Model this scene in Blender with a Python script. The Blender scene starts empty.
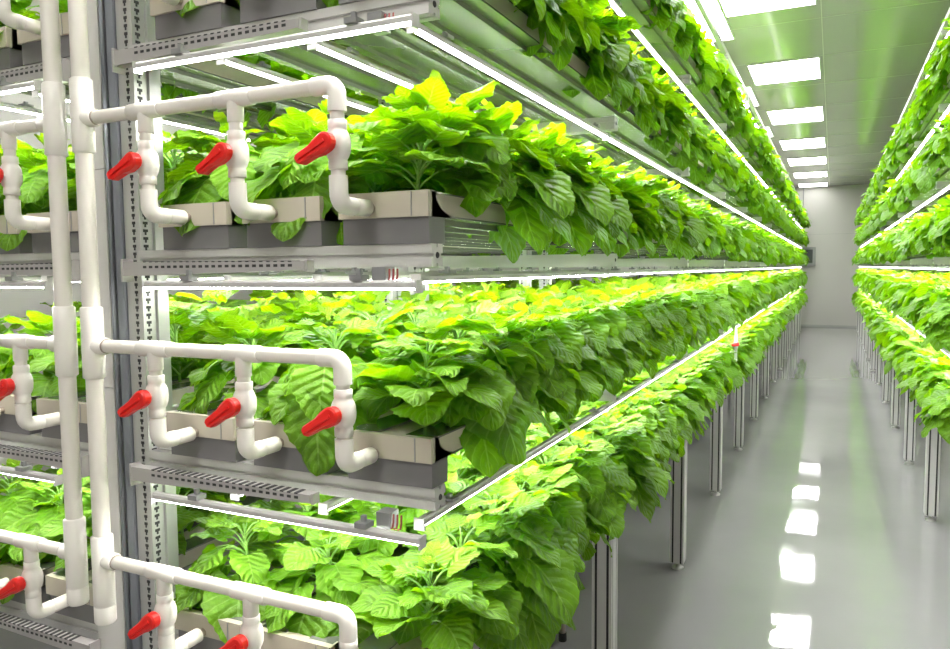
import bpy, math, random
import numpy as np
from mathutils import Vector, Matrix

random.seed(7)
rng = np.random.default_rng(11)
sc = bpy.context.scene
COL = sc.collection
PI = math.pi

# ------------------------------------------------------------------ materials
def new_mat(name):
    m = bpy.data.materials.new(name); m.use_nodes = True
    nt = m.node_tree; nt.nodes.clear()
    out = nt.nodes.new('ShaderNodeOutputMaterial')
    return m, nt, out

def pbr(name, col, rough=.5, metal=0., noise=.04, nscale=30., bump=0., spec=.5, stretch=None):
    m, nt, out = new_mat(name)
    b = nt.nodes.new('ShaderNodeBsdfPrincipled')
    b.inputs['Roughness'].default_value = rough
    b.inputs['Metallic'].default_value = metal
    b.inputs['Specular IOR Level'].default_value = spec
    tc = nt.nodes.new('ShaderNodeTexCoord')
    n = nt.nodes.new('ShaderNodeTexNoise'); n.inputs['Scale'].default_value = nscale
    n.inputs['Detail'].default_value = 3
    src = tc.outputs['Object']
    if stretch:
        mp = nt.nodes.new('ShaderNodeMapping'); mp.inputs['Scale'].default_value = stretch
        nt.links.new(src, mp.inputs['Vector']); src = mp.outputs['Vector']
    nt.links.new(src, n.inputs['Vector'])
    mx = nt.nodes.new('ShaderNodeMix'); mx.data_type = 'RGBA'
    a = [max(0, c*(1-noise)) for c in col] + [1]; d = [min(1, c*(1+noise)) for c in col] + [1]
    mx.inputs['A'].default_value = a; mx.inputs['B'].default_value = d
    nt.links.new(n.outputs['Fac'], mx.inputs['Factor'])
    nt.links.new(mx.outputs['Result'], b.inputs['Base Color'])
    if bump:
        bp = nt.nodes.new('ShaderNodeBump'); bp.inputs['Strength'].default_value = bump
        bp.inputs['Distance'].default_value = .01
        nt.links.new(n.outputs['Fac'], bp.inputs['Height']); nt.links.new(bp.outputs['Normal'], b.inputs['Normal'])
    nt.links.new(b.outputs['BSDF'], out.inputs['Surface'])
    return m

def emit(name, col, s):
    m, nt, out = new_mat(name)
    e = nt.nodes.new('ShaderNodeEmission')
    e.inputs['Color'].default_value = (*col, 1); e.inputs['Strength'].default_value = s
    nt.links.new(e.outputs['Emission'], out.inputs['Surface'])
    return m

def leaf_mat():
    m, nt, out = new_mat('leaf')
    N = nt.nodes.new; L = nt.links.new
    at = N('ShaderNodeAttribute'); at.attribute_name = 'age'
    ramp = N('ShaderNodeValToRGB')
    cr = ramp.color_ramp
    cr.elements[0].position = 0; cr.elements[0].color = LEAF[0]
    cr.elements[1].position = 1; cr.elements[1].color = LEAF[3]
    e = cr.elements.new(.45); e.color = LEAF[1]
    e = cr.elements.new(.78); e.color = LEAF[2]
    L(at.outputs['Fac'], ramp.inputs['Fac'])
    uv = N('ShaderNodeUVMap'); uv.uv_map = 'UVMap'
    sep = N('ShaderNodeSeparateXYZ'); L(uv.outputs['UV'], sep.inputs['Vector'])
    def M(op, a, b=None, c=None):
        n = N('ShaderNodeMath'); n.operation = op
        for i, v in enumerate((a, b, c)):
            if v is None: continue
            if isinstance(v, (int, float)): n.inputs[i].default_value = v
            else: L(v, n.inputs[i])
        return n.outputs[0]
    v = M('ABSOLUTE', sep.outputs['Y'])
    u = sep.outputs['X']
    mid = M('LESS_THAN', v, .035)
    s = M('SINE', M('MULTIPLY', M('SUBTRACT', u, M('MULTIPLY', v, .34)), 42.))
    side = M('GREATER_THAN', s, .93)
    vein = M('MAXIMUM', mid, M('MULTIPLY', side, .55))
    mx = N('ShaderNodeMix'); mx.data_type = 'RGBA'
    L(M('MULTIPLY', vein, .38), mx.inputs['Factor']); L(ramp.outputs['Color'], mx.inputs['A'])
    mx.inputs['B'].default_value = (.42, .66, .16, 1)
    tc = N('ShaderNodeTexCoord')
    n1 = N('ShaderNodeTexNoise'); n1.inputs['Scale'].default_value = 45; n1.inputs['Detail'].default_value = 3
    L(tc.outputs['Object'], n1.inputs['Vector'])
    hsv = N('ShaderNodeHueSaturation')
    L(mx.outputs['Result'], hsv.inputs['Color'])
    L(M('MULTIPLY_ADD', n1.outputs['Fac'], .5, .75), hsv.inputs['Value'])
    bp = N('ShaderNodeBump'); bp.inputs['Strength'].default_value = .85; bp.inputs['Distance'].default_value = .004
    h = M('ADD', M('MULTIPLY', s, -.5), M('MULTIPLY', n1.outputs['Fac'], 2.5))
    L(M('SUBTRACT', h, M('MULTIPLY', mid, 1.5)), bp.inputs['Height'])
    b = N('ShaderNodeBsdfPrincipled'); b.inputs['Roughness'].default_value = .42
    b.inputs['Specular IOR Level'].default_value = .42
    L(hsv.outputs['Color'], b.inputs['Base Color']); L(bp.outputs['Normal'], b.inputs['Normal'])
    t = N('ShaderNodeBsdfTranslucent')
    hs2 = N('ShaderNodeHueSaturation'); hs2.inputs['Hue'].default_value = .495; hs2.inputs['Saturation'].default_value = 1.1
    hs2.inputs['Value'].default_value = 1.35
    L(hsv.outputs['Color'], hs2.inputs['Color']); L(hs2.outputs['Color'], t.inputs['Color'])
    ms = N('ShaderNodeMixShader'); ms.inputs[0].default_value = .45
    L(b.outputs[0], ms.inputs[1]); L(t.outputs[0], ms.inputs[2]); L(ms.outputs[0], out.inputs['Surface'])
    return m

LEAF = [(.120, .270, .014, 1), (.20, .435, .022, 1), (.275, .53, .030, 1), (.37, .60, .05, 1)]
M_LEAF = leaf_mat()
M_STEM = pbr('stem', (.26, .48, .10), .5, noise=.15)
M_PVC = pbr('white_pipe', (.74, .70, .63), .32, noise=.03, nscale=12)
M_PVC2 = pbr('white_fitting', (.80, .765, .70), .28, noise=.03, nscale=12)
M_RED = pbr('red_plastic', (.72, .012, .008), .35, noise=.05)
M_ALU = pbr('aluminium', (.56, .55, .53), .38, .3, noise=.05, stretch=(1, 1, 1))
M_LEG = pbr('anodised_leg', (.64, .63, .62), .4, .1, noise=.06)
M_SLOT = pbr('dark_slot', (.03, .03, .03), .6)
M_STEEL = pbr('galvanised_steel', (.56, .56, .54), .34, .6, noise=.08, nscale=18)
M_ARM = pbr('painted_arm', (.40, .38, .37), .42, .2, noise=.05)
M_GREY = pbr('grey_block', (.155, .148, .15), .45, noise=.06)
M_TROUGH = pbr('trough_cream', (.47, .42, .34), .38, noise=.05)
M_UNDER = pbr('trough_steel', (.27, .27, .25), .22, .5, noise=.08, nscale=6)
M_COLP = pbr('column_panel', (.60, .585, .56), .35, noise=.03, nscale=5)
M_BAND = pbr('column_band', (.17, .18, .20), .35, .4, noise=.12, stretch=(3, 3, .5))
M_WALL = pbr('wall_paint', (.58, .56, .53), .45, noise=.02, nscale=3)
M_JOINT = pbr('panel_joint', (.42, .42, .40), .5)
M_CEIL = pbr('ceiling_panel', (.64, .605, .615), .14, .15, noise=.03, nscale=1.2, spec=.8)
M_FRAME = pbr('light_frame', (.80, .80, .80), .4)
M_RUB = pbr('black_rubber', (.02, .02, .02), .6)
M_BRN = pbr('dull_steel', (.36, .31, .26), .35, .6, noise=.1)
M_CLAMP = pbr('grey_clamp', (.3, .3, .3), .4, .5)
M_WIRE = pbr('red_wire', (.25, .03, .03), .5)
M_WHITE = pbr('white_plastic', (.85, .85, .84), .3)
M_DARK = pbr('dark_panel', (.06, .065, .07), .3)
M_LED = emit('led_diffuser', (1.0, .985, .96), 56.)
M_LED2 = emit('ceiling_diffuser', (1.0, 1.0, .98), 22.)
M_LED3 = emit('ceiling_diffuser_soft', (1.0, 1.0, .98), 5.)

def floor_mat():
    m, nt, out = new_mat('epoxy_floor')
    N = nt.nodes.new; L = nt.links.new
    tc = N('ShaderNodeTexCoord')
    n = N('ShaderNodeTexNoise'); n.inputs['Scale'].default_value = .9; n.inputs['Detail'].default_value = 5
    L(tc.outputs['Object'], n.inputs['Vector'])
    r = N('ShaderNodeValToRGB'); r.color_ramp.elements[0].position = .3; r.color_ramp.elements[1].position = .7
    r.color_ramp.elements[0].color = (.285, .28, .285, 1); r.color_ramp.elements[1].color = (.34, .335, .34, 1)
    L(n.outputs['Fac'], r.inputs['Fac'])
    n2 = N('ShaderNodeTexNoise'); n2.inputs['Scale'].default_value = 3.2; n2.inputs['Detail'].default_value = 2
    L(tc.outputs['Object'], n2.inputs['Vector'])
    mr = N('ShaderNodeMapRange'); mr.inputs['From Min'].default_value = .35; mr.inputs['From Max'].default_value = .7
    mr.inputs['To Min'].default_value = .02; mr.inputs['To Max'].default_value = .07
    L(n2.outputs['Fac'], mr.inputs['Value'])
    bp = N('ShaderNodeBump'); bp.inputs['Strength'].default_value = .03; bp.inputs['Distance'].default_value = .01
    n3 = N('ShaderNodeTexNoise'); n3.inputs['Scale'].default_value = 5; n3.inputs['Detail'].default_value = 3
    L(tc.outputs['Object'], n3.inputs['Vector'])
    L(n3.outputs['Fac'], bp.inputs['Height'])
    b = N('ShaderNodeBsdfPrincipled'); b.inputs['Specular IOR Level'].default_value = .6
    L(r.outputs['Color'], b.inputs['Base Color']); L(mr.outputs['Result'], b.inputs['Roughness']); L(bp.outputs['Normal'], b.inputs['Normal'])
    L(b.outputs[0], out.inputs['Surface'])
    return m
M_FLOOR = floor_mat()

# ------------------------------------------------------------------ mesh helpers
class MB:
    def __init__(s): s.v = []; s.f = []; s.m = []; s.sm = []
    def add(s, vs, fs, mi=0, smooth=False):
        o = len(s.v); s.v += [tuple(p) for p in vs]
        for f in fs: s.f.append([i+o for i in f]); s.m.append(mi); s.sm.append(smooth)
    def box(s, x0, x1, y0, y1, z0, z1, mi=0):
        vs = [(x, y, z) for z in (z0, z1) for y in (y0, y1) for x in (x0, x1)]
        s.add(vs, [(0, 2, 3, 1), (4, 5, 7, 6), (0, 1, 5, 4), (2, 6, 7, 3), (0, 4, 6, 2), (1, 3, 7, 5)], mi)
    def prism(s, prof, a, b, axis, mi=0, smooth=False):
        n = len(prof)
        def P(p, t):
            return {0: (t, p[0], p[1]), 1: (p[0], t, p[1]), 2: (p[0], p[1], t)}[axis]
        vs = [P(p, a) for p in prof] + [P(p, b) for p in prof]
        s.add(vs, [(i, (i+1) % n, n+(i+1) % n, n+i) for i in range(n)], mi, smooth)
        s.add([P(p, a) for p in prof], [tuple(reversed(range(n)))], mi); s.add([P(p, b) for p in prof], [tuple(range(n))], mi)
    def lathe(s, origin, axis, prof, n=20, mi=0, smooth=True):
        """prof: list of (t along axis, radius)"""
        a = Vector(axis).normalized(); h = Vector((0, 0, 1)) if abs(a.z) < .9 else Vector((1, 0, 0))
        e1 = a.cross(h).normalized(); e2 = a.cross(e1); o = Vector(origin)
        vs = []
        for t, r in prof:
            for k in range(n):
                q = 2*PI*k/n; vs.append(o + a*t + (e1*math.cos(q) + e2*math.sin(q))*r)
        fs = []
        for j in range(len(prof)-1):
            for k in range(n): fs.append((j*n+k, j*n+(k+1) % n, (j+1)*n+(k+1) % n, (j+1)*n+k))
        s.add(vs, fs, mi, smooth)
        m = len(prof)
        s.add(vs[:n], [tuple(range(n))], mi); s.add(vs[(m-1)*n:], [tuple(range(n))], mi)
    def tube(s, pts, r, n=14, mi=0):
        pts = [Vector(p) for p in pts]; vs = []; m = len(pts)
        rr = r if isinstance(r, (list, tuple)) else [r]*m
        t0 = (pts[1]-pts[0]).normalized(); h = Vector((0, 0, 1)) if abs(t0.z) < .9 else Vector((1, 0, 0))
        e1 = t0.cross(h).normalized()
        for i, p in enumerate(pts):
            t = (pts[min(i+1, m-1)] - pts[max(i-1, 0)]).normalized()
            e1 = (e1 - t*e1.dot(t)).normalized(); e2 = t.cross(e1)
            for k in range(n):
                q = 2*PI*k/n; vs.append(p + (e1*math.cos(q) + e2*math.sin(q))*rr[i])
        fs = [(j*n+k, j*n+(k+1) % n, (j+1)*n+(k+1) % n, (j+1)*n+k) for j in range(m-1) for k in range(n)]
        s.add(vs, fs, mi, True)
        s.add(vs[:n], [tuple(range(n))], mi); s.add(vs[-n:], [tuple(range(n))], mi)
    def mesh(s, name, mats):
        me = bpy.data.meshes.new(name); me.from_pydata(s.v, [], s.f); me.validate()
        for m in (mats if isinstance(mats, (list, tuple)) else [mats]): me.materials.append(m)
        if len(me.polygons) == len(s.m):
            me.polygons.foreach_set('material_index', s.m); me.polygons.foreach_set('use_smooth', s.sm)
        me.update(); return me

def fix(me):
    import bmesh
    bm = bmesh.new(); bm.from_mesh(me); bmesh.ops.recalc_face_normals(bm, faces=bm.faces); bm.to_mesh(me); bm.free()
    return me

def link(name, me, parent=None, loc=None):
    o = bpy.data.objects.new(name, me); COL.objects.link(o)
    if parent is not None: o.parent = parent
    if loc is not None: o.location = loc
    return o
def obj(name, mb, mats, parent=None, loc=None):
    return link(name, fix(mb.mesh(name, mats)), parent, loc)
def tag(o, label, cat, group=None, kind=None):
    if label: o['label'] = label
    if cat: o['category'] = cat
    if group: o['group'] = group
    if kind: o['kind'] = kind
    return o
def thing(name, loc, label, cat, group=None):
    o = bpy.data.objects.new(name, None); o.empty_display_size = .05; COL.objects.link(o); o.location = loc
    return tag(o, label, cat, group)
def struct(name, mb, mats):
    return tag(obj(name, mb, mats), None, None, None, 'structure')

def slot_prof(w, h, nw, nh, s=.008, d=.007, cx=0, cy=0):
    """rectangular extrusion section with nw slots on top/bottom and nh slots on the sides"""
    def edge(L, n):
        pts = [(0, 0)]
        for i in range(n):
            c = L*(i+.5)/n if n == 1 else L*(.2 + .6*i/(n-1))
            pts += [(c-s/2, 0), (c-s/2, d), (c+s/2, d), (c+s/2, 0)]
        return pts
    P = []
    for (t, q) in edge(w, nw): P.append((-w/2+t, -h/2+q))
    for (t, q) in edge(h, nh): P.append((w/2-q, -h/2+t))
    for (t, q) in edge(w, nw): P.append((w/2-t, h/2-q))
    for (t, q) in edge(h, nh): P.append((-w/2+q, h/2-t))
    return [(x+cx, y+cy) for x, y in P]

# ------------------------------------------------------------------ dimensions
H = 3.443
TZ = [.64, 1.07, 1.505, 1.935, 2.365, 2.79]       # underside of the cross beams, tier by tier
YE = 19.6                                          # far end of the rack rows
Y0 = 1.15
ORD = ['first', 'second', 'third', 'fourth', 'fifth', 'sixth', 'seventh', 'eighth', 'ninth', 'tenth', 'eleventh', 'twelfth',
       'thirteenth', 'fourteenth', 'fifteenth', 'sixteenth', 'seventeenth', 'eighteenth', 'nineteenth', 'twentieth']
TENS = {2: 'twenty', 3: 'thirty', 4: 'forty', 5: 'fifty', 6: 'sixty', 7: 'seventy', 8: 'eighty', 9: 'ninety'}
def ordn(i):
    if i < 20: return ORD[i]
    t, u = divmod(i+1, 10)
    if u: return TENS[t] + '-' + ORD[u-1]
    return TENS[t][:-1] + 'ieth'
TIER = ['lowest', 'second', 'third', 'fourth', 'fifth', 'top']

# ------------------------------------------------------------------ room
XL, XR, YB, YF = -3.4, 2.1, 20.45, -1.6
mb = MB(); mb.box(XL, XR, YF, YB, -.1, 0); struct('floor', mb, M_FLOOR)
mb = MB(); mb.box(XL, XR, YF, YB, H, H+.1)
for k in range(1, 19):
    y = YF + k*1.175
    mb.box(XL, XR, y, y+.006, H-.0015, H+.01, 1)
mb.box(-.13, -.124, YF, YB, H-.0015, H+.01, 1)
struct('ceiling', mb, [M_CEIL, M_WALL])
mb = MB(); mb.box(XL, XR, YB, YB+.1, 0, H); mb.box(XL, XR, YB-.002, YB+.01, 2.28, 2.286, 1)
struct('wall_back', mb, [M_WALL, M_JOINT])
mb = MB(); mb.box(XL, XR, YF-.1, YF, 0, H); struct('wall_front', mb, M_WALL)
mb = MB(); mb.box(XL-.1, XL, YF, YB, 0, H); struct('wall_left', mb, M_WALL)
mb = MB(); mb.box(XR, XR+.1, YF, YB, 0, H); struct('wall_right', mb, M_WALL)
mb = MB(); mb.box(XL, XR, YB-.012, YB, 0, .045); struct('baseboard_back', mb, M_JOINT)
mb = MB(); mb.prism([(XL, H-.05), (XL, H), (XR, H), (XR, H-.05)], YB-.02, YB, 1); struct('trim_1', mb, M_WALL)

# ceiling light panels
def ceil_light(x0, x1, y0, y1, label, group, mled):
    t = thing('ceiling_light', ((x0+x1)/2, (y0+y1)/2, H), label, 'ceiling light', group)
    a, b = (x1-x0)/2, (y1-y0)/2
    mb = MB(); w = .012
    mb.box(-a, a, -b, -b+w, -.012, 0); mb.box(-a, a, b-w, b, -.012, 0); mb.box(-a, -a+w, -b+w, b-w, -.012, 0); mb.box(a-w, a, -b+w, b-w, -.012, 0)
    obj('light_frame', mb, M_FRAME, t)
    mb = MB(); mb.box(-a+w, a-w, -b+w, b-w, -.009, 0); obj('diffuser', mb, mled, t)
for i, (a, b) in enumerate([(-1.3, -.4), (.75, 1.65), (3.1, 4.0), (5.4, 6.25), (7.82, 8.68), (10.2, 11.18), (12.65, 13.65), (14.85, 15.85), (17.15, 18.1), (19.4, 20.3)]):  # first panel is out of view, added to brighten the rack front
    if i == 3: w = 'nearest in view, cut by top edge'
    else: w = ordn(i-3) + ' down the aisle' if i > 3 else ('added behind the camera for fill', 'beside the rack front', 'just above the frame')[i]
    ceil_light(-.80, -.155, a, b, 'white square ceiling light over the aisle, ' + w, 'ceiling lights over the aisle', M_LED2 if i < 9 else M_LED3)
for i, (a, b) in enumerate([(5.65, 6.87), (8.72, 9.8), (11.3, 12.2)]):  # first is a lamp; the dimmer two glow in place of ceiling reflections
    ceil_light(-1.35, -.84 if i else -.80, a, b, 'white glowing ceiling patch above the left rack row, %s from the camera' % ordn(i), 'glowing ceiling patches above the left rack', M_LED2 if i == 0 else M_LED3)

# control box on the end wall
t = thing('control_box', (-.56, YB, 1.74), 'grey wall control box with dark front on end wall beside left racks', 'control box')
mb = MB(); mb.box(-.16, .17, -.10, 0, -.23, .23); obj('housing', mb, M_CLAMP, t)
mb = MB(); mb.box(-.11, .10, -.106, -.099, -.16, .17); obj('front_panel', mb, M_DARK, t)
for z in (-.12, -.06, 0, .06, .12):
    pass
mb = MB(); mb.box(-.13, .14, -.108, -.10, .18, .19); obj('bezel', mb, M_CLAMP, t)
mb = MB(); mb.tube([(-.14, -.03, .23), (-.14, -.03, 1.69)], .012, 8)
obj('conduit', mb, M_CLAMP, t)

# ------------------------------------------------------------------ racks
def frame_y(start, step, first=None):
    ys = [] if first is None else [first]
    y = start
    while y < YE: ys.append(y); y += step
    return ys
YA = frame_y(2.35, 1.34, Y0)
YC = frame_y(2.9-.68, 1.4)

def beam_mesh(L, w=.04, h=.04):
    mb = MB(); mb.prism(slot_prof(w, h, 1, 1, .007, .006, 0, h/2), 0, L, 0)
    mb.lathe((L, 0, h/2), (1, 0, 0), [(0, .006), (.0015, .005)], 10, 1)
    return fix(mb.mesh('beam', [M_ALU, M_SLOT]))
def leg_mesh():
    mb = MB(); mb.prism(slot_prof(.066, .08, 2, 2, .009, .014), .035, .64, 2)
    for q in (-.0198, .0198):       # dark strips deep in the slots, drawing in their shadow lines
        for f_ in (-1, 1): mb.box(q-.0042, q+.0042, f_*.032-.006, f_*.032+.006, .037, .638, 1)
    for q in (-.024, .024):
        for f_ in (-1, 1): mb.box(f_*.025-.006, f_*.025+.006, q-.0042, q+.0042, .037, .638, 1)
    return fix(mb.mesh('leg', [M_LEG, M_SLOT]))
def foot_mesh():
    mb = MB(); mb.lathe((0, 0, 0), (0, 0, 1), [(0, .030), (.008, .030), (.014, .016), (.02, .008), (.036, .008)], 14)
    return fix(mb.mesh('leg_foot', M_STEEL))
def arm_mesh(L):
    mb = MB()
    mb.prism([(0, 0), (L, .010), (L, .026), (0, .030)], -.012, .012, 1)
    k = .06
    while k < L-.03:
        mb.box(k, k+.008, -.0125, .0125, .0285-.004*k/L, .031-.004*k/L, 1); mb.box(k, k+.009, -.0128, -.011, .016, .021, 1); k += .017
    mb.box(L, L+.006, -.01, .01, .008, .028)
    mb.box(-.004, .0, -.014, .014, -.012, .036)
    return fix(mb.mesh('arm', [M_ARM, M_SLOT]))
def post_mesh():
    """upright with keyhole slots down its front and side faces; local x to the aisle"""
    mb = MB(); mb.prism(slot_prof(.046, .07, 0, 1, .010, .008, .007, .035), 0, 2.83, 2)
    z = .1
    while z < 2.8:
        for face in (0, 1):
            if face == 0:
                mb.box(.008, .017, -.0012, .0005, z, z+.006, 1); mb.box(.0105, .0145, -.0012, .0005, z-.006, z, 1)
            else:
                mb.box(.0295, .0312, .008, .020, z, z+.006, 1); mb.box(.0295, .0312, .012, .016, z-.006, z, 1)
        z += .0165
    return fix(mb.mesh('upright', [M_STEEL, M_SLOT]))
ME_LEG, ME_FOOT, ME_POST, ME_ARM = leg_mesh(), foot_mesh(), post_mesh(), arm_mesh(.47)

def rack(name_label, xin, xout, ys, aisle_legs=True, tiers=range(6), front_arm=True):
    """xin = face of the uprights, xout = aisle edge"""
    s = 1 if xout > xin else -1
    L = abs(xout-xin)
    t = thing('growing_rack', (xin, ys[0], 0), name_label, 'rack')
    ME_B = beam_mesh(L)
    for y in ys:
        Y = y-ys[0]
        p = link('upright', ME_POST, t, (-.03*s, Y, 0))
        if s < 0: p.rotation_euler = (0, 0, 0); p.scale = (-1, 1, 1)
        for k in tiers:
            b = link('beam', ME_B, t, (0, Y+.02, TZ[k])); b.scale = (s, 1, 1)
        if aisle_legs:
            l = link('leg', ME_LEG, t, (s*(L-.035), Y+.04, 0)); link('leg_foot', ME_FOOT, l)
    if front_arm:
        for k in tiers:
            a = link('arm', ME_ARM, t, (0, -.035, TZ[k]-.014)); a.scale = (s, 1, 1)
    # rod running down the aisle edge under the highest beams
    mb = MB(); mb.box(s*(L-.03), s*(L-.004), 0, YE-ys[0], TZ[5]+.04, TZ[5]+.07); obj('top_rail', mb, M_ALU, t)
    return t
rackA = rack('long grey metal rack left of the aisle, six tiers high on legs', -1.34, -.63, YA)
rackB = rack('grey metal rack at the left edge behind the white pipes', -1.50, -2.17, [y for y in YA if y < 12], True)
rackC = rack('long grey metal rack right of the aisle with legs along the floor', 1.23, .52, YC, front_arm=False)

# central column cladding at the front between the two left racks
t = thing('column_cladding', (-1.462, 1.13, 0), 'tall pale panel column between the two left racks behind the white pipes', 'column')
mb = MB()
for z0, z1 in ((0, .62), (.622, 1.245), (1.247, 1.72), (1.722, 2.85)):
    mb.box(-.043, .045, 0, .06, z0, z1)
obj('panel', mb, M_COLP, t)
mb = MB(); mb.prism([(.045, .005), (.050, 0), (.056, .012), (.064, .004), (.073, .014), (.076, .06), (.045, .06)], 0, 2.85, 2)
obj('side_band', mb, M_BAND, t)

# ------------------------------------------------------------------ troughs
TW = .187
def trough(x, y0, y1, z, label, group, end=True):
    t = thing('growing_trough', (x, y0, z), label, 'trough', group)
    w = TW/2; L = y1-y0
    mb = MB(); z0, z1 = (.047, .088)
    # hollow channel: floor, two side walls, lid strips
    mb.box(-w, w, .004, L, z0, z0+.004); mb.box(-w, -w+.004, .004, L, z0+.004, z1, 1); mb.box(w-.004, w, .004, L, z0+.004, z1, 1)
    mb.box(-w, -.03, .004, L, z1, z1+.003); mb.box(.03, w, .004, L, z1, z1+.003)
    for sgn in (-1, 1): mb.box(sgn*w*.55-.006, sgn*w*.55+.006, .004, L, z0-.010, z0)   # stiffening ribs under the floor
    obj('channel', mb, [M_UNDER, M_TROUGH], t)
    mb = MB(); mb.box(-.03, .03, .004, L, z1-.006, z1); obj('lid', mb, M_TROUGH, t)
    if end:
        mb = MB(); mb.box(-w+.006, w-.002, -.004, .055, .0005, z0)
        obj('end_block', mb, M_GREY, t)
        mb = MB(); mb.box(-w, w, -.010, .004, z0, z1+.004)
        prof = [(0.004, z0), (.07, z0), (.07, z0+.004)] + [(.004+.062*(1-math.cos(q)), z0+.006+.034*math.cos(q)*1.0) for q in [PI/2*(1-i/7) for i in range(8)]]
        prof = [(.004, z0), (.075, z0), (.070, z0+.006), (.052, z0+.010), (.036, z0+.017), (.024, z0+.027), (.018, z0+.045), (.004, z0+.045)]
        for xx in (-w, w-.004): mb.prism(prof, xx, xx+.004, 0)
        mb.box(w-.034, w-.032, -.0115, -.009, z0+.001, z1+.003, 1)
        obj('end_cap', mb, [M_TROUGH, M_CLAMP], t)
    return t
XA = [-.7245, -.953, -1.18]; XB = [-1.603, -1.83, -2.055]; XC = [.614, .84, 1.065]
TN = ['outer', 'middle', 'inner']
for k in range(5):
    z = TZ[k]+.04
    for j in range(3):
        trough(XA[j], Y0, YE, z, 'cream and grey planting trough, %s of three, %s tier, rack left of aisle' % (TN[j], TIER[k]), 'troughs of the left rack')
        if j < 2 or k > 0:
            trough(XB[j], Y0, 11.5, z, 'planting trough behind pipes at left edge, %s tier, %s from column' % (TIER[k], ORD[j]), 'troughs of the far left rack')
        if j < 2:
            trough(XC[j], 2.25, YE, z, 'planting trough full of leaves, %s tier, %s one of rack right of aisle' % (TIER[k], TN[j]), 'troughs of the right rack', False)

# ------------------------------------------------------------------ LED tubes
def tube_meshes(L, n=8):
    mb = MB(); mb.prism([(-.0078, 0), (-.0078, .009), (-.005, .013), (.005, .013), (.0078, .009), (.0078, 0)], .004, L-.004, 1)
    for y in (0, L-.004): mb.box(-.0105, .0105, y, y+.004, -.008, .0135)
    hs = fix(mb.mesh('housing', M_ALU))
    prof = [(-.0077, 0)] + [(-.0077*math.cos(PI*i/6), -.0032*math.sin(PI*i/6)) for i in range(1, 6)] + [(.0077, 0)]
    mb = MB(); mb.prism(prof, .006, L-.006, 1, 0, True); df = fix(mb.mesh('diffuser', M_LED))
    mb = MB()
    mb.box(-.013, .013, -.012, .012, .013, .019); mb.box(-.004, .004, -.004, .004, .019, .026)
    br = fix(mb.mesh('bracket', M_CLAMP))
    return hs, df, br
TUBE = {}
def led(x, y, z, L, label, group, rz=0., bs=1.):
    key = round(L, 3)
    if key not in TUBE: TUBE[key] = tube_meshes(L)
    hs, df, br = TUBE[key]
    t = thing('led_tube', (x, y, z), label, 'LED tube', group); t.rotation_euler = (0, 0, rz)
    link('housing', hs, t); link('diffuser', df, t)
    for yy in (.12, L-.12):
        b = link('bracket', br, t, (0, yy, 0 if bs == 1 else -.0078)); b.scale = (1, 1, bs)
    return t
DZ = .026
LXA = [-.655, -.865, -1.085]; LXB = [-1.66, -1.87, -2.08]; LXC = [.545, .755]
def bays(ys):
    return [(ys[i], (ys[i+1] if i+1 < len(ys) else YE)-ys[i]) for i in range(len(ys)-1)]
for k in range(1, 6):
    z = TZ[k]-DZ
    for j, x in enumerate(LXA):
        for i, (y, L) in enumerate(bays(YA)):
            if j == 1 and i > 5: continue
            if j == 2 and i > 2: continue
            led(x, y+(.0 if i else -.015), z, L-.006+(0 if i else .015), 'white LED grow tube under %s tier of left rack, %s run from aisle, %s bay' % (TIER[k], ORD[j], ORD[i]), 'LED tubes of the left rack')
    for j, x in enumerate(LXB[:2]):
        for i, (y, L) in enumerate(bays(YA)[:2]):
            led(x, y, z, L-.006, 'white LED grow tube behind pipes at left edge under %s tier, %s run, %s bay' % (TIER[k], ORD[j], ORD[i]), 'LED tubes of the far left rack')
    for j, x in enumerate(LXC):
        for i, (y, L) in enumerate(bays(YC)):
            if i < 1 or (j == 1 and i > 4): continue
            led(x, y, z, L-.006, 'white LED grow tube under %s tier of right rack, %s run from aisle, %s bay' % (TIER[k], ORD[j], ORD[i-1]), 'LED tubes of the right rack')
    if k < 5:
        led(-1.255, 1.085, TZ[k]-.036, .637, 'white LED tube across the front of left rack under %s tier' % TIER[k], 'LED tubes across the rack front', -PI/2, 1.6)
        led(-2.17, 1.085, TZ[k]-.036, .62, 'white LED tube across front of rack behind pipes under %s tier' % TIER[k], 'LED tubes across the rack front', -PI/2, 1.6)
# little wire loops and driver clips hanging at the front ends of the tiers
for k in range(1, 4):
    t = thing('tube_connector', (-.705, 1.12, TZ[k]), 'small grey connector with red wires under front corner of %s tier' % TIER[k], 'connector')
    mb = MB(); mb.box(-.02, .008, -.015, .015, -.030, 0); obj('clip', mb, M_CLAMP, t)
    mb = MB()
    for q in (0, .008, .016):
        mb.tube([(.01+q, -.005, -.004), (.014+q, -.012, -.016), (.012+q, -.012, -.026), (.004+q, -.008, -.030)], .0018, 6)
    obj('wire', mb, M_WIRE, t)

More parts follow.
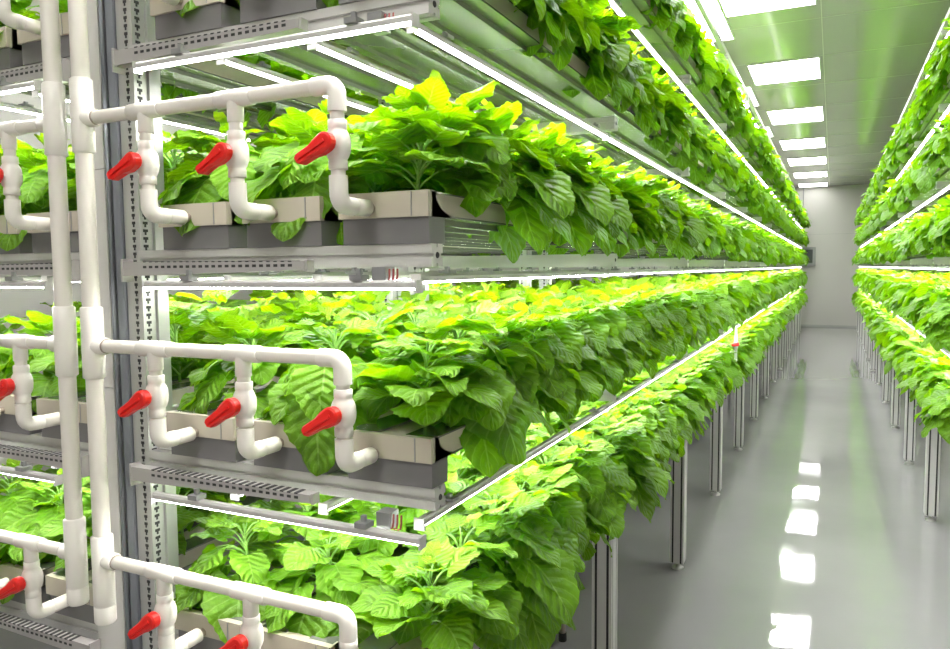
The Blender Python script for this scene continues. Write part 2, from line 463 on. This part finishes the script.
# ------------------------------------------------------------------ plumbing
YP = 1.045
RP, RF = .0132, .0158
def arcpts(c, a, b, r, n=7):
    """quarter bend from direction a to b (unit vectors), corner point c"""
    c, a, b = Vector(c), Vector(a), Vector(b)
    o = c - a*r + b*r
    return [o - b*r*math.cos(PI/2*i/n) + a*r*math.sin(PI/2*i/n) for i in range(n+1)]
def manifold(xr, drops, sgn, tiers, label):
    root = thing('irrigation_manifold', (xr, YP, 0), label, 'pipework')
    zb = .765 if sgn > 0 else .79
    mb = MB(); mb.lathe((0, 0, zb+.02), (0, 0, 1), [(0, .0172), (2.28, .0172)], 24); obj('riser_pipe', mb, M_PVC, root)
    HZ = [.90, 1.35, 1.806, 2.25]
    OZ = [.735, 1.165, 1.609, 2.04]
    for k in tiers:
        hz, oz = HZ[k], OZ[k]
        # tee sleeve on the riser
        mb = MB()
        if k == 0:
            mb.lathe((0, 0, zb), (0, 0, 1), [(0, .0195), (.004, .0218), (.036, .0218), (.037, .0205), (.039, .0218), (.185, .0218), (.188, .018)], 24)
        else:
            mb.lathe((0, 0, hz-.068), (0, 0, 1), [(0, .018), (.003, .0218), (.048, .0218), (.060, .0222), (.1, .0218), (.145, .0218), (.148, .018)], 24)
        mb.lathe((0, 0, hz), (sgn, 0, 0), [(0, .018), (.036, .0178), (.038, .0150)], 18)
        obj('riser_tee', mb, M_PVC2, root)
        xe = drops[0]-xr
        far = drops[0]-xr
        mb = MB(); mb.lathe((sgn*.03, 0, hz), (sgn, 0, 0), [(0, RP), (abs(far)-.03-(0.02), RP)], 18)
        mb.lathe((sgn*.038, 0, hz), (sgn, 0, 0), [(0, .0148), (.003, .0148)], 18, 1)
        obj('header_pipe', mb, [M_PVC, M_BRN], root)
        for j, xd in enumerate(drops):
            X = xd-xr
            if j == 0:   # end elbow
                mb = MB(); c = (X, 0, hz)
                pts = [(X-sgn*.046, 0, hz), (X-sgn*.022, 0, hz)] + arcpts(c, (sgn, 0, 0), (0, 0, -1), .018)[1:-1] + [(X, 0, hz-.022), (X, 0, hz-.044)]
                mb.tube(pts, RF, 18); obj('end_elbow', mb, M_PVC2, root)
            else:
                mb = MB(); mb.lathe((X-.040, 0, hz), (1, 0, 0), [(0, .0142), (.001, RF), (.0785, RF), (.08, .0142)], 18)
                mb.lathe((X, 0, hz), (0, 0, -1), [(0, RF-.001), (.041, RF-.001), (.042, .014)], 18)
                obj('header_tee', mb, M_PVC2, root)
            zc = oz + (hz-oz)*.50
            mb = MB(); mb.lathe((X, 0, oz), (0, 0, 1), [(.015, RP-.001), (hz-oz-.02, RP-.001)], 16)
            obj('drop_pipe', mb, M_PVC, root)
            mb = MB()
            mb.lathe((X, 0, zc-.041), (0, 0, 1), [(0, .0145), (.001, .0160), (.014, .0160), (.016, .0150), (.022, .0185), (.030, .0212), (.041, .0220), (.052, .0212), (.060, .0185), (.066, .0152), (.068, .0160), (.081, .0160), (.082, .0145)], 20)
            mb.lathe((X, 0, zc), (0, -1, 0), [(.015, .0095), (.026, .0095)], 14)
            v = obj('valve', mb, M_PVC2, root)
            # red lever handle on the front of the valve, hanging to the left
            mb = MB()
            ang = math.radians(216 + random.uniform(-5, 5)); ca, sa = math.cos(ang), math.sin(ang)
            def R(u, w): return (u*ca - w*sa, u*sa + w*ca)
            out_ = []
            for q in range(9):
                aa = -PI/2 + PI*q/8; out_.append((.0135*math.cos(aa)*-1, .0135*math.sin(aa)))
            outline = [(0, -.0160), (.014, -.0150), (.026, -.0110), (.051, -.0100), (.055, -.006), (.055, .006), (.051, .0100), (.026, .0110), (.014, .0150), (0, .0160)]
            outline += [(-.0160*math.cos(a2), .0160*math.sin(a2)) for a2 in [PI/2 - PI*i/8 for i in range(1, 8)]]
            pr = [(X+R(u, w)[0], zc+R(u, w)[1]) for u, w in outline]
            def yo(u): return 0
            n = len(pr); vs = []
            for lay, (yy, sc_) in enumerate(((-.024, .86), (-.027, 1), (-.040, 1), (-.043, .8))):
                for (u, w) in outline:
                    a2, b2 = R(u*(sc_ if u < .02 else 1), w*sc_); vs.append((X+a2, yy - max(0, u-.012)*.22, zc+b2))
            fs = [(l*n+i, l*n+(i+1) % n, (l+1)*n+(i+1) % n, (l+1)*n+i) for l in range(3) for i in range(n)]
            fs += [tuple(range(n)), tuple(range(3*n, 4*n))]
            mb.add(vs, fs, 0)
            # raised rib along the lever
            vs = []
            for (u, w, y) in ((-.004, -.003, -.042), (.050, -.0022, -.050), (.050, .0022, -.050), (-.004, .003, -.042)):
                a2, b2 = R(u, w); vs.append((X+a2, y, zc+b2))
            vs += [(a, b-.004, c) for a, b, c in vs]
            mb.add(vs, [(0, 1, 2, 3), (7, 6, 5, 4), (0, 4, 5, 1), (1, 5, 6, 2), (2, 6, 7, 3), (3, 7, 4, 0)], 0)
            h = obj('valve_handle', mb, M_RED, v); h['label'] = 'red lever handle'
            # elbow turning back into the trough end
            pts = [(X, 0, oz+.048), (X, 0, oz+.024)] + arcpts((X, 0, oz), (0, 0, -1), (0, 1, 0), .020)[1:-1] + [(X, .024, oz), (X, .040, oz)]
            mb = MB(); mb.tube(pts, RF, 18); obj('drop_elbow', mb, M_PVC2, root)
            mb = MB(); mb.lathe((X, .034, oz), (0, 1, 0), [(0, RP-.001), (.008, RP-.001), (.009, .0150), (.048, .0150), (.0495, .012)], 18)
            obj('outlet_pipe', mb, M_PVC, root)
            mb = MB(); mb.lathe((X, .078, oz), (0, 1, 0), [(0, .0095), (.026, .0095)], 14); obj('outlet_nipple', mb, M_BRN, root)
    return root
manifold(-1.366, [-.748, -.967, -1.190], 1, range(4), 'white plastic riser with three branch headers and red-handled valves feeding the left rack')
manifold(-1.450, [-2.05, -1.826, -1.60], -1, range(4), 'white plastic riser with branches and red valves running off the left edge')

# ------------------------------------------------------------------ small things
t = thing('bench_frame', (-1.18, 2.79, 0), 'dull steel bench frame on thin round legs standing under the left rack', 'bench')
for dx, dy in ((.23, 0), (.23, .6), (-.12, 0), (-.12, .6)):
    mb = MB(); mb.lathe((dx, dy, .02), (0, 0, 1), [(0, .0125), (.50, .0125)], 14); l = obj('leg', mb, M_BRN, t)
    mb = MB(); mb.lathe((dx, dy, 0), (0, 0, 1), [(0, .015), (.004, .017), (.035, .016)], 14); obj('foot', mb, M_RUB, l)
mb = MB(); mb.tube([(-.12, 0, .16), (.23, 0, .16)], .009, 10); mb.tube([(-.12, .6, .16), (.23, .6, .16)], .009, 10); mb.tube([(-.12, 0, .16), (-.12, .6, .16)], .009, 10)
obj('crossbar', mb, M_BRN, t)
mb = MB(); mb.box(-.16, .27, -.04, .64, .52, .545); obj('top', mb, M_BRN, t)

t = thing('hose_valve', (-.60, 5.50, .83), 'small white pipe stub with red knob among leaves, lowest tier of left rack', 'valve')
mb = MB(); mb.lathe((0, 0, 0), (0, 0, 1), [(0, .010), (.1, .010), (.102, .014), (.15, .014), (.152, .008), (.24, .008)], 12); obj('stub_pipe', mb, M_WHITE, t)
mb = MB(); mb.lathe((-.025, -.02, .125), (1, -.1, .2), [(0, .010), (.01, .014), (.045, .014), (.05, .009)], 12); k_ = obj('knob', mb, M_RED, t); k_['label'] = 'red knob'

# ------------------------------------------------------------------ plants
def leaf_arrays(base, az, pitch, L, wr, droop, age, nu, nv, roll=0., r=rng):
    """a broad toothed leaf: returns verts, uv, age arrays for a (nu+1) x (nv+1) grid"""
    u = np.linspace(0, 1, nu+1); v = np.linspace(-1, 1, nv+1)
    th = pitch - droop*u**1.2
    ds = L/nu
    px = np.concatenate([[0], np.cumsum(np.cos(th[:-1])*ds)]); pz = np.concatenate([[0], np.cumsum(np.sin(th[:-1])*ds)])
    f = np.sin(PI*(.045+.955*u)**.60)
    f = np.maximum(f, .0)**.68; f[-1] = .02
    if nu >= 14:
        saw = ((np.arange(nu+1) % 2)*2-1)*.035
        f = f*(1+saw*(u > .05)*(u < .97))
        f = f*(1+.05*np.cos(u*13+.6))
    W = wr*L*.5*f
    U, V = np.meshgrid(u, v, indexing='ij')
    Wm = W[:, None]*V
    back = -.20*L*np.abs(V)**1.6*(1-U)**2.2
    fold = r.uniform(.05, .22); curl = r.uniform(-.10, .30)
    amp = L*.042*r.uniform(.5, 1.5); ph = r.uniform(0, 6.28, 3)
    nz = fold*np.abs(Wm) - curl*np.abs(V)**2*W[:, None] + amp*np.abs(V)**1.5*np.sin(U*14+ph[0]+1.5*V) + amp*.45*np.sin(U*9+ph[1])*np.cos(V*4+ph[2])
    if nv >= 6: nz = nz + L*.013*np.sin(U*23-np.abs(V)*9+ph[2])*(.6+.4*np.sin(U*7+V*3+ph[0]))*(.3+np.abs(V))*(1-np.abs(V)*.4)
    T = th[:, None]
    fx = px[:, None] + back*np.cos(T) - nz*np.sin(T)
    fz = pz[:, None] + back*np.sin(T) + nz*np.cos(T)
    ly = Wm*math.cos(roll); fz = fz + Wm*math.sin(roll)*np.cos(T); fx = fx - Wm*math.sin(roll)*np.sin(T)*.6
    ca, sa = math.cos(az), math.sin(az)
    P = np.stack([base[0]+fx*ca-ly*sa, base[1]+fx*sa+ly*ca, base[2]+fz], -1).reshape(-1, 3)
    UV = np.stack([U, V], -1).reshape(-1, 2)
    idx = np.arange((nu+1)*(nv+1)).reshape(nu+1, nv+1)
    Q = np.stack([idx[:-1, :-1], idx[1:, :-1], idx[1:, 1:], idx[:-1, 1:]], -1).reshape(-1, 4)
    ag = np.clip(age + .10*(np.abs(V)-.5) + 0*U, 0, 1).reshape(-1)
    return P, UV, Q, ag

def petiole(p0, p1, r0, sag, n=5, seg=5):
    p0, p1 = np.array(p0), np.array(p1)
    t = np.linspace(0, 1, seg)
    P = p0[None]*(1-t[:, None]) + p1[None]*t[:, None]; P[:, 2] += sag*np.sin(PI*t)
    return [tuple(p) for p in P], [r0*(1-.35*k) for k in t]

def plant_spec(r, side, edge=1.0, n=15, height=.2):
    """list of leaves (base, az, pitch, L, wr, droop, age, roll) and stems; +x is the aisle side"""
    leaves, stems = [], []
    lean = (r.uniform(-.02, .03), r.uniform(-.02, .02))
    stems.append(([(0, 0, -.03), (lean[0]*.4, lean[1]*.4, height*.4), (lean[0], lean[1], height*.84)], [.0045, .004, .0025]))
    a0 = r.uniform(0, 6.28)
    for i in range(n):
        q = i/(n-1)
        h = height*(.10+.80*q)*r.uniform(.9, 1.05)
        az = a0 + i*2.4 + r.uniform(-.35, .35)
        if side and q < .8 and r.random() < .55: az = r.uniform(-1.25, 1.25)       # turn to the light of the aisle
        out = math.cos(az)
        L = (.132-.066*q**1.5)*r.uniform(.82, 1.16)
        reach = (.075-.045*q)*r.uniform(.8, 1.3) + (.012*max(0, out)*edge*(1-q) if side else 0)
        bx = lean[0]*q + math.cos(az)*reach; by = lean[1]*q + math.sin(az)*reach
        bz = h + .035*(1-q) + r.uniform(-.008, .012)
        pitch = r.uniform(-.1, .45)*(1-q) + q*r.uniform(.15, .7)
        droop = r.uniform(.5, 1.3)*(1-q*.5)
        if side and out > .3 and q < .68:
            pitch = r.uniform(-1.15, -.25)*(1-.5*q); droop = r.uniform(.3, .9); L *= 1.05; bz -= r.uniform(0, .05)*(1-q); bx += r.uniform(0, .02)
        if not side or out < .3: 
            bx *= .95
        age = np.clip(.10 + .42*q + .42*max(0, q-.72)/.28*r.uniform(.1, 1.) + r.uniform(-.12, .12), 0, 1)
        leaves.append(((bx, by, bz), az, pitch, L, r.uniform(.92, 1.14), droop, age, r.uniform(-.35, .35)))
        stems.append((*petiole((lean[0]*q, lean[1]*q, h*.8), (bx, by, bz), .0026, .012),))
    for i in range(3):           # yellow-green growing tips
        az = r.uniform(0, 6.28); L = r.uniform(.025, .045)
        b = (lean[0]+math.cos(az)*.012, lean[1]+math.sin(az)*.012, height*r.uniform(.88, 1.0))
        leaves.append((b, az, r.uniform(.3, 1.1), L, .85, r.uniform(.2, 1.), r.uniform(.75, 1.), r.uniform(-.4, .4)))
    return leaves, stems

def leaves_mesh(name, leaves, nu, nv, r):
    Ps, UVs, Qs, As = [], [], [], []; o = 0
    for (b, az, pi_, L, wr, dr, age, roll) in leaves:
        P, UV, Q, ag = leaf_arrays(b, az, pi_, L, wr, dr, age, nu, nv, roll, r)
        Ps.append(P); UVs.append(UV); Qs.append(Q+o); As.append(ag); o += len(P)
    return raw_mesh(name, np.concatenate(Ps), np.concatenate(UVs), np.concatenate(Qs), np.concatenate(As))
def raw_mesh(name, P, UV, Q, A):
    me = bpy.data.meshes.new(name)
    me.vertices.add(len(P)); me.vertices.foreach_set('co', P.astype(np.float32).ravel())
    me.loops.add(Q.size); me.loops.foreach_set('vertex_index', Q.astype(np.int32).ravel())
    me.polygons.add(len(Q)); me.polygons.foreach_set('loop_start', np.arange(0, Q.size, 4, dtype=np.int32))
    try: me.polygons.foreach_set('loop_total', np.full(len(Q), 4, dtype=np.int32))
    except Exception: pass
    me.polygons.foreach_set('use_smooth', np.ones(len(Q), dtype=bool))
    me.update(calc_edges=True)
    uvl = me.uv_layers.new(name='UVMap'); uvl.data.foreach_set('uv', UV[Q.ravel()].astype(np.float32).ravel())
    at = me.attributes.new('age', 'FLOAT', 'POINT'); at.data.foreach_set('value', A.astype(np.float32))
    me.materials.append(M_LEAF); me.validate()
    return me

NV = 9
NEAR, FARV, STUFF = [], [], []
for i in range(NV):
    side = i < 6                    # the first six lean out over the aisle
    for lod in range(3):
        r = np.random.default_rng(100+i)
        lv, st = plant_spec(r, side, 1., [26, 21, 15][lod], .22)
        if lod == 0:
            old = [l for l in lv if l[6] < .62]; yng = [l for l in lv if l[6] >= .62]
            mb = MB()
            for pts, rad in st: mb.tube(pts, rad, 6)
            NEAR.append((leaves_mesh('foliage', old, 18, 6, r), leaves_mesh('young_leaves', yng, 14, 4, r), mb.mesh('stem', M_STEM)))
        elif lod == 1:
            FARV.append(leaves_mesh('leafy_plant', lv, 8, 4, r))
        else:
            STUFF.append([leaf_arrays(l[0], l[1], l[2], l[3]*1.12, l[4], l[5], l[6], 4, 2, l[7], r) for l in lv])

def place(x, y, z, out, near, label, cat_group, var, s, rz):
    if near:
        t = thing('leafy_plant', (x, y, z), label, 'plant', cat_group)
        f, yv, st = NEAR[var]
        link('foliage', f, t); link('young_leaves', yv, t); link('stem', st, t)
    else:
        t = link('leafy_plant', FARV[var], None, (x, y, z)); tag(t, label, 'plant', cat_group)
    t.rotation_euler = (0, 0, (0 if out > 0 else PI) + rz)
    t.scale = (s, s, s*random.uniform(.92, 1.06))
    return t

def near_extra(base, az, pitch, L, wr, age):
    return (base, az, pitch, L, wr, .25, age, .05)
EXTRA = {}
for (k, j), lst in {(1, 1): [near_extra((.072, -.17, .065), -1.45, -1.40, .155, 1.12, .12), near_extra((.065, -.14, .12), -1.2, -1.1, .12, 1.1, .3)],
                    (2, 1): [near_extra((.075, -.15, .055), -1.5, -1.35, .115, 1.15, .15), near_extra((-.01, -.165, .0), -1.6, -1.5, .10, .30, .2), near_extra((.03, -.14, .11), -1.8, -1.0, .10, 1.1, .4)],
                    (2, 2): [near_extra((.09, -.10, .10), -1.3, -1.0, .10, 1.1, .5)]}.items():
    EXTRA[(k, j)] = leaves_mesh('hanging_leaves', lst, 18, 6, np.random.default_rng(5))
ST = []      # stuff accumulators
def stuff_add(x, y, z, out, var, s, rz):
    a = (0 if out > 0 else PI)+rz; ca, sa = math.cos(a)*s, math.sin(a)*s
    for P, UV, Q, ag in STUFF[var]:
        R_ = np.stack([P[:, 0]*ca-P[:, 1]*sa+x, P[:, 0]*sa+P[:, 1]*ca+y, P[:, 2]*s+z], -1)
        ST.append((R_, UV, Q, ag))

RACKN = {'A': 'left rack', 'B': 'rack behind pipes', 'C': 'right rack'}
count = 0
def row(rk, k, j, x, y0, y1, step, out, indiv_lo, indiv_hi, near_hi, yoff):
    global count
    z = TZ[k]+.04+.088
    y = y0+yoff; i = 0
    while y < y1:
        edge = (j == 0)
        var = random.randrange(6) if edge else random.randrange(6, 9) if random.random() < .7 else random.randrange(9)
        rz = random.uniform(-.5, .5) if edge else random.uniform(0, 6.28)
        s = random.uniform(.92, 1.10)
        if i == 0 and rk != 'C' and k < 5: var = 6 + k % 3 if edge else random.randrange(6); s = .92; rz = -out*(.15 if edge else PI/2) + random.uniform(-.2, .2)
        xx = x + random.uniform(-.015, .015) + (out*.012 if edge else 0)
        if indiv_lo <= y < indiv_hi:
            lab = 'green plant in %s trough, %s tier of %s, %s from near end' % (TN[j], TIER[k], RACKN[rk], ordn(i))
            po = place(xx, y, z, out, y < near_hi, lab, 'leafy plants in the growing troughs', var, s, rz); count += 1
            if rk == 'A' and i == 0 and (k, j) in EXTRA: link('hanging_leaves', EXTRA[(k, j)], po).rotation_euler = (0, 0, -rz)
        elif y > indiv_lo:
            stuff_add(xx, y, z, out, var, s, rz)
        i += 1; y += step*random.uniform(.92, 1.08)
IA = [6.4, 7.5, 7.5, 7.5, 7.0]
for k in range(5):
    row('A', k, 0, XA[0], Y0, YE, .155, 1, 0, IA[k], 3.4, .095)
    row('A', k, 1, XA[1], Y0, 13 if k else 8, .19, 1, 0, [3.6, 3.4, 2.4, 1.7, 1.3][k], 2.2, .15)
    row('A', k, 2, XA[2], Y0, 8, .19, 1, 0, [2.6, 2.4, 2.2, 1.5, 1.2][k], 2.0, .14)
    if k < 4:
        row('B', k, 0, XB[0], Y0, 8, .19, -1, 0, 1.75 if k < 3 else 1.2, 1.6, .15)
        row('B', k, 1, XB[1], Y0, 5, .19, -1, 0, 1.75 if k < 3 else 1.2, 1.6, .14)
        row('B', k, 2, XB[2], Y0, 5, .2, 1, 0, 1.5 if k < 3 else 1.2, 1.3, .14)
    row('C', k, 0, XC[0], 4.1, YE, .17, -1, 0, [5.9, 6.9, 7.4, 7.2, 6.9][k], 4.8, .05)
    row('C', k, 1, XC[1], 4.1, 12, .2, -1, 0, 4.1, 0, .1)
print('individual plants', count, 'stuff leaves', len(ST))
o = 0; Ps, UVs, Qs, As = [], [], [], []
for P, UV, Q, ag in ST:
    Ps.append(P); UVs.append(UV); Qs.append(Q+o); As.append(ag); o += len(P)
far = link('leafy_plants', raw_mesh('leafy_plants', np.concatenate(Ps), np.concatenate(UVs), np.concatenate(Qs), np.concatenate(As)))
tag(far, 'mass of small green plants in the distant part of both rack rows', 'plants', None, 'stuff')

# ------------------------------------------------------------------ camera from two vanishing points
CX, CY, F, CH = 475., 324.5, 750., 1.5
def ray(p): return Vector((p[0]-CX, -(p[1]-CY), -F))
yv = ray((833., 266.)).normalized()
xv = -ray((-1090., 282.)); xv = (xv - yv*xv.dot(yv)).normalized()
zv = xv.cross(yv)
R = Matrix((xv, yv, zv))       # world = R @ camera
cam = bpy.data.cameras.new('camera'); co = bpy.data.objects.new('camera', cam); COL.objects.link(co)
co.matrix_world = Matrix.Translation((0, 0, CH)) @ R.to_4x4()
cam.sensor_fit = 'HORIZONTAL'; cam.sensor_width = 36; cam.lens = 36*F/950; cam.clip_start = .02; cam.clip_end = 100
sc.camera = co

w = bpy.data.worlds.new('room_air'); sc.world = w; w.use_nodes = True
w.node_tree.nodes['Background'].inputs[0].default_value = (.9, .95, 1, 1)
w.node_tree.nodes['Background'].inputs[1].default_value = .05

vs = sc.view_settings
vs.view_transform = 'Standard'; vs.look = 'None'; vs.gamma = 1; vs.use_curve_mapping = False
vs.exposure = 0.48
sc.cycles.use_denoising = True
sc.cycles.max_bounces = 10; sc.cycles.diffuse_bounces = 5; sc.cycles.glossy_bounces = 4
sc.cycles.sample_clamp_indirect = 6
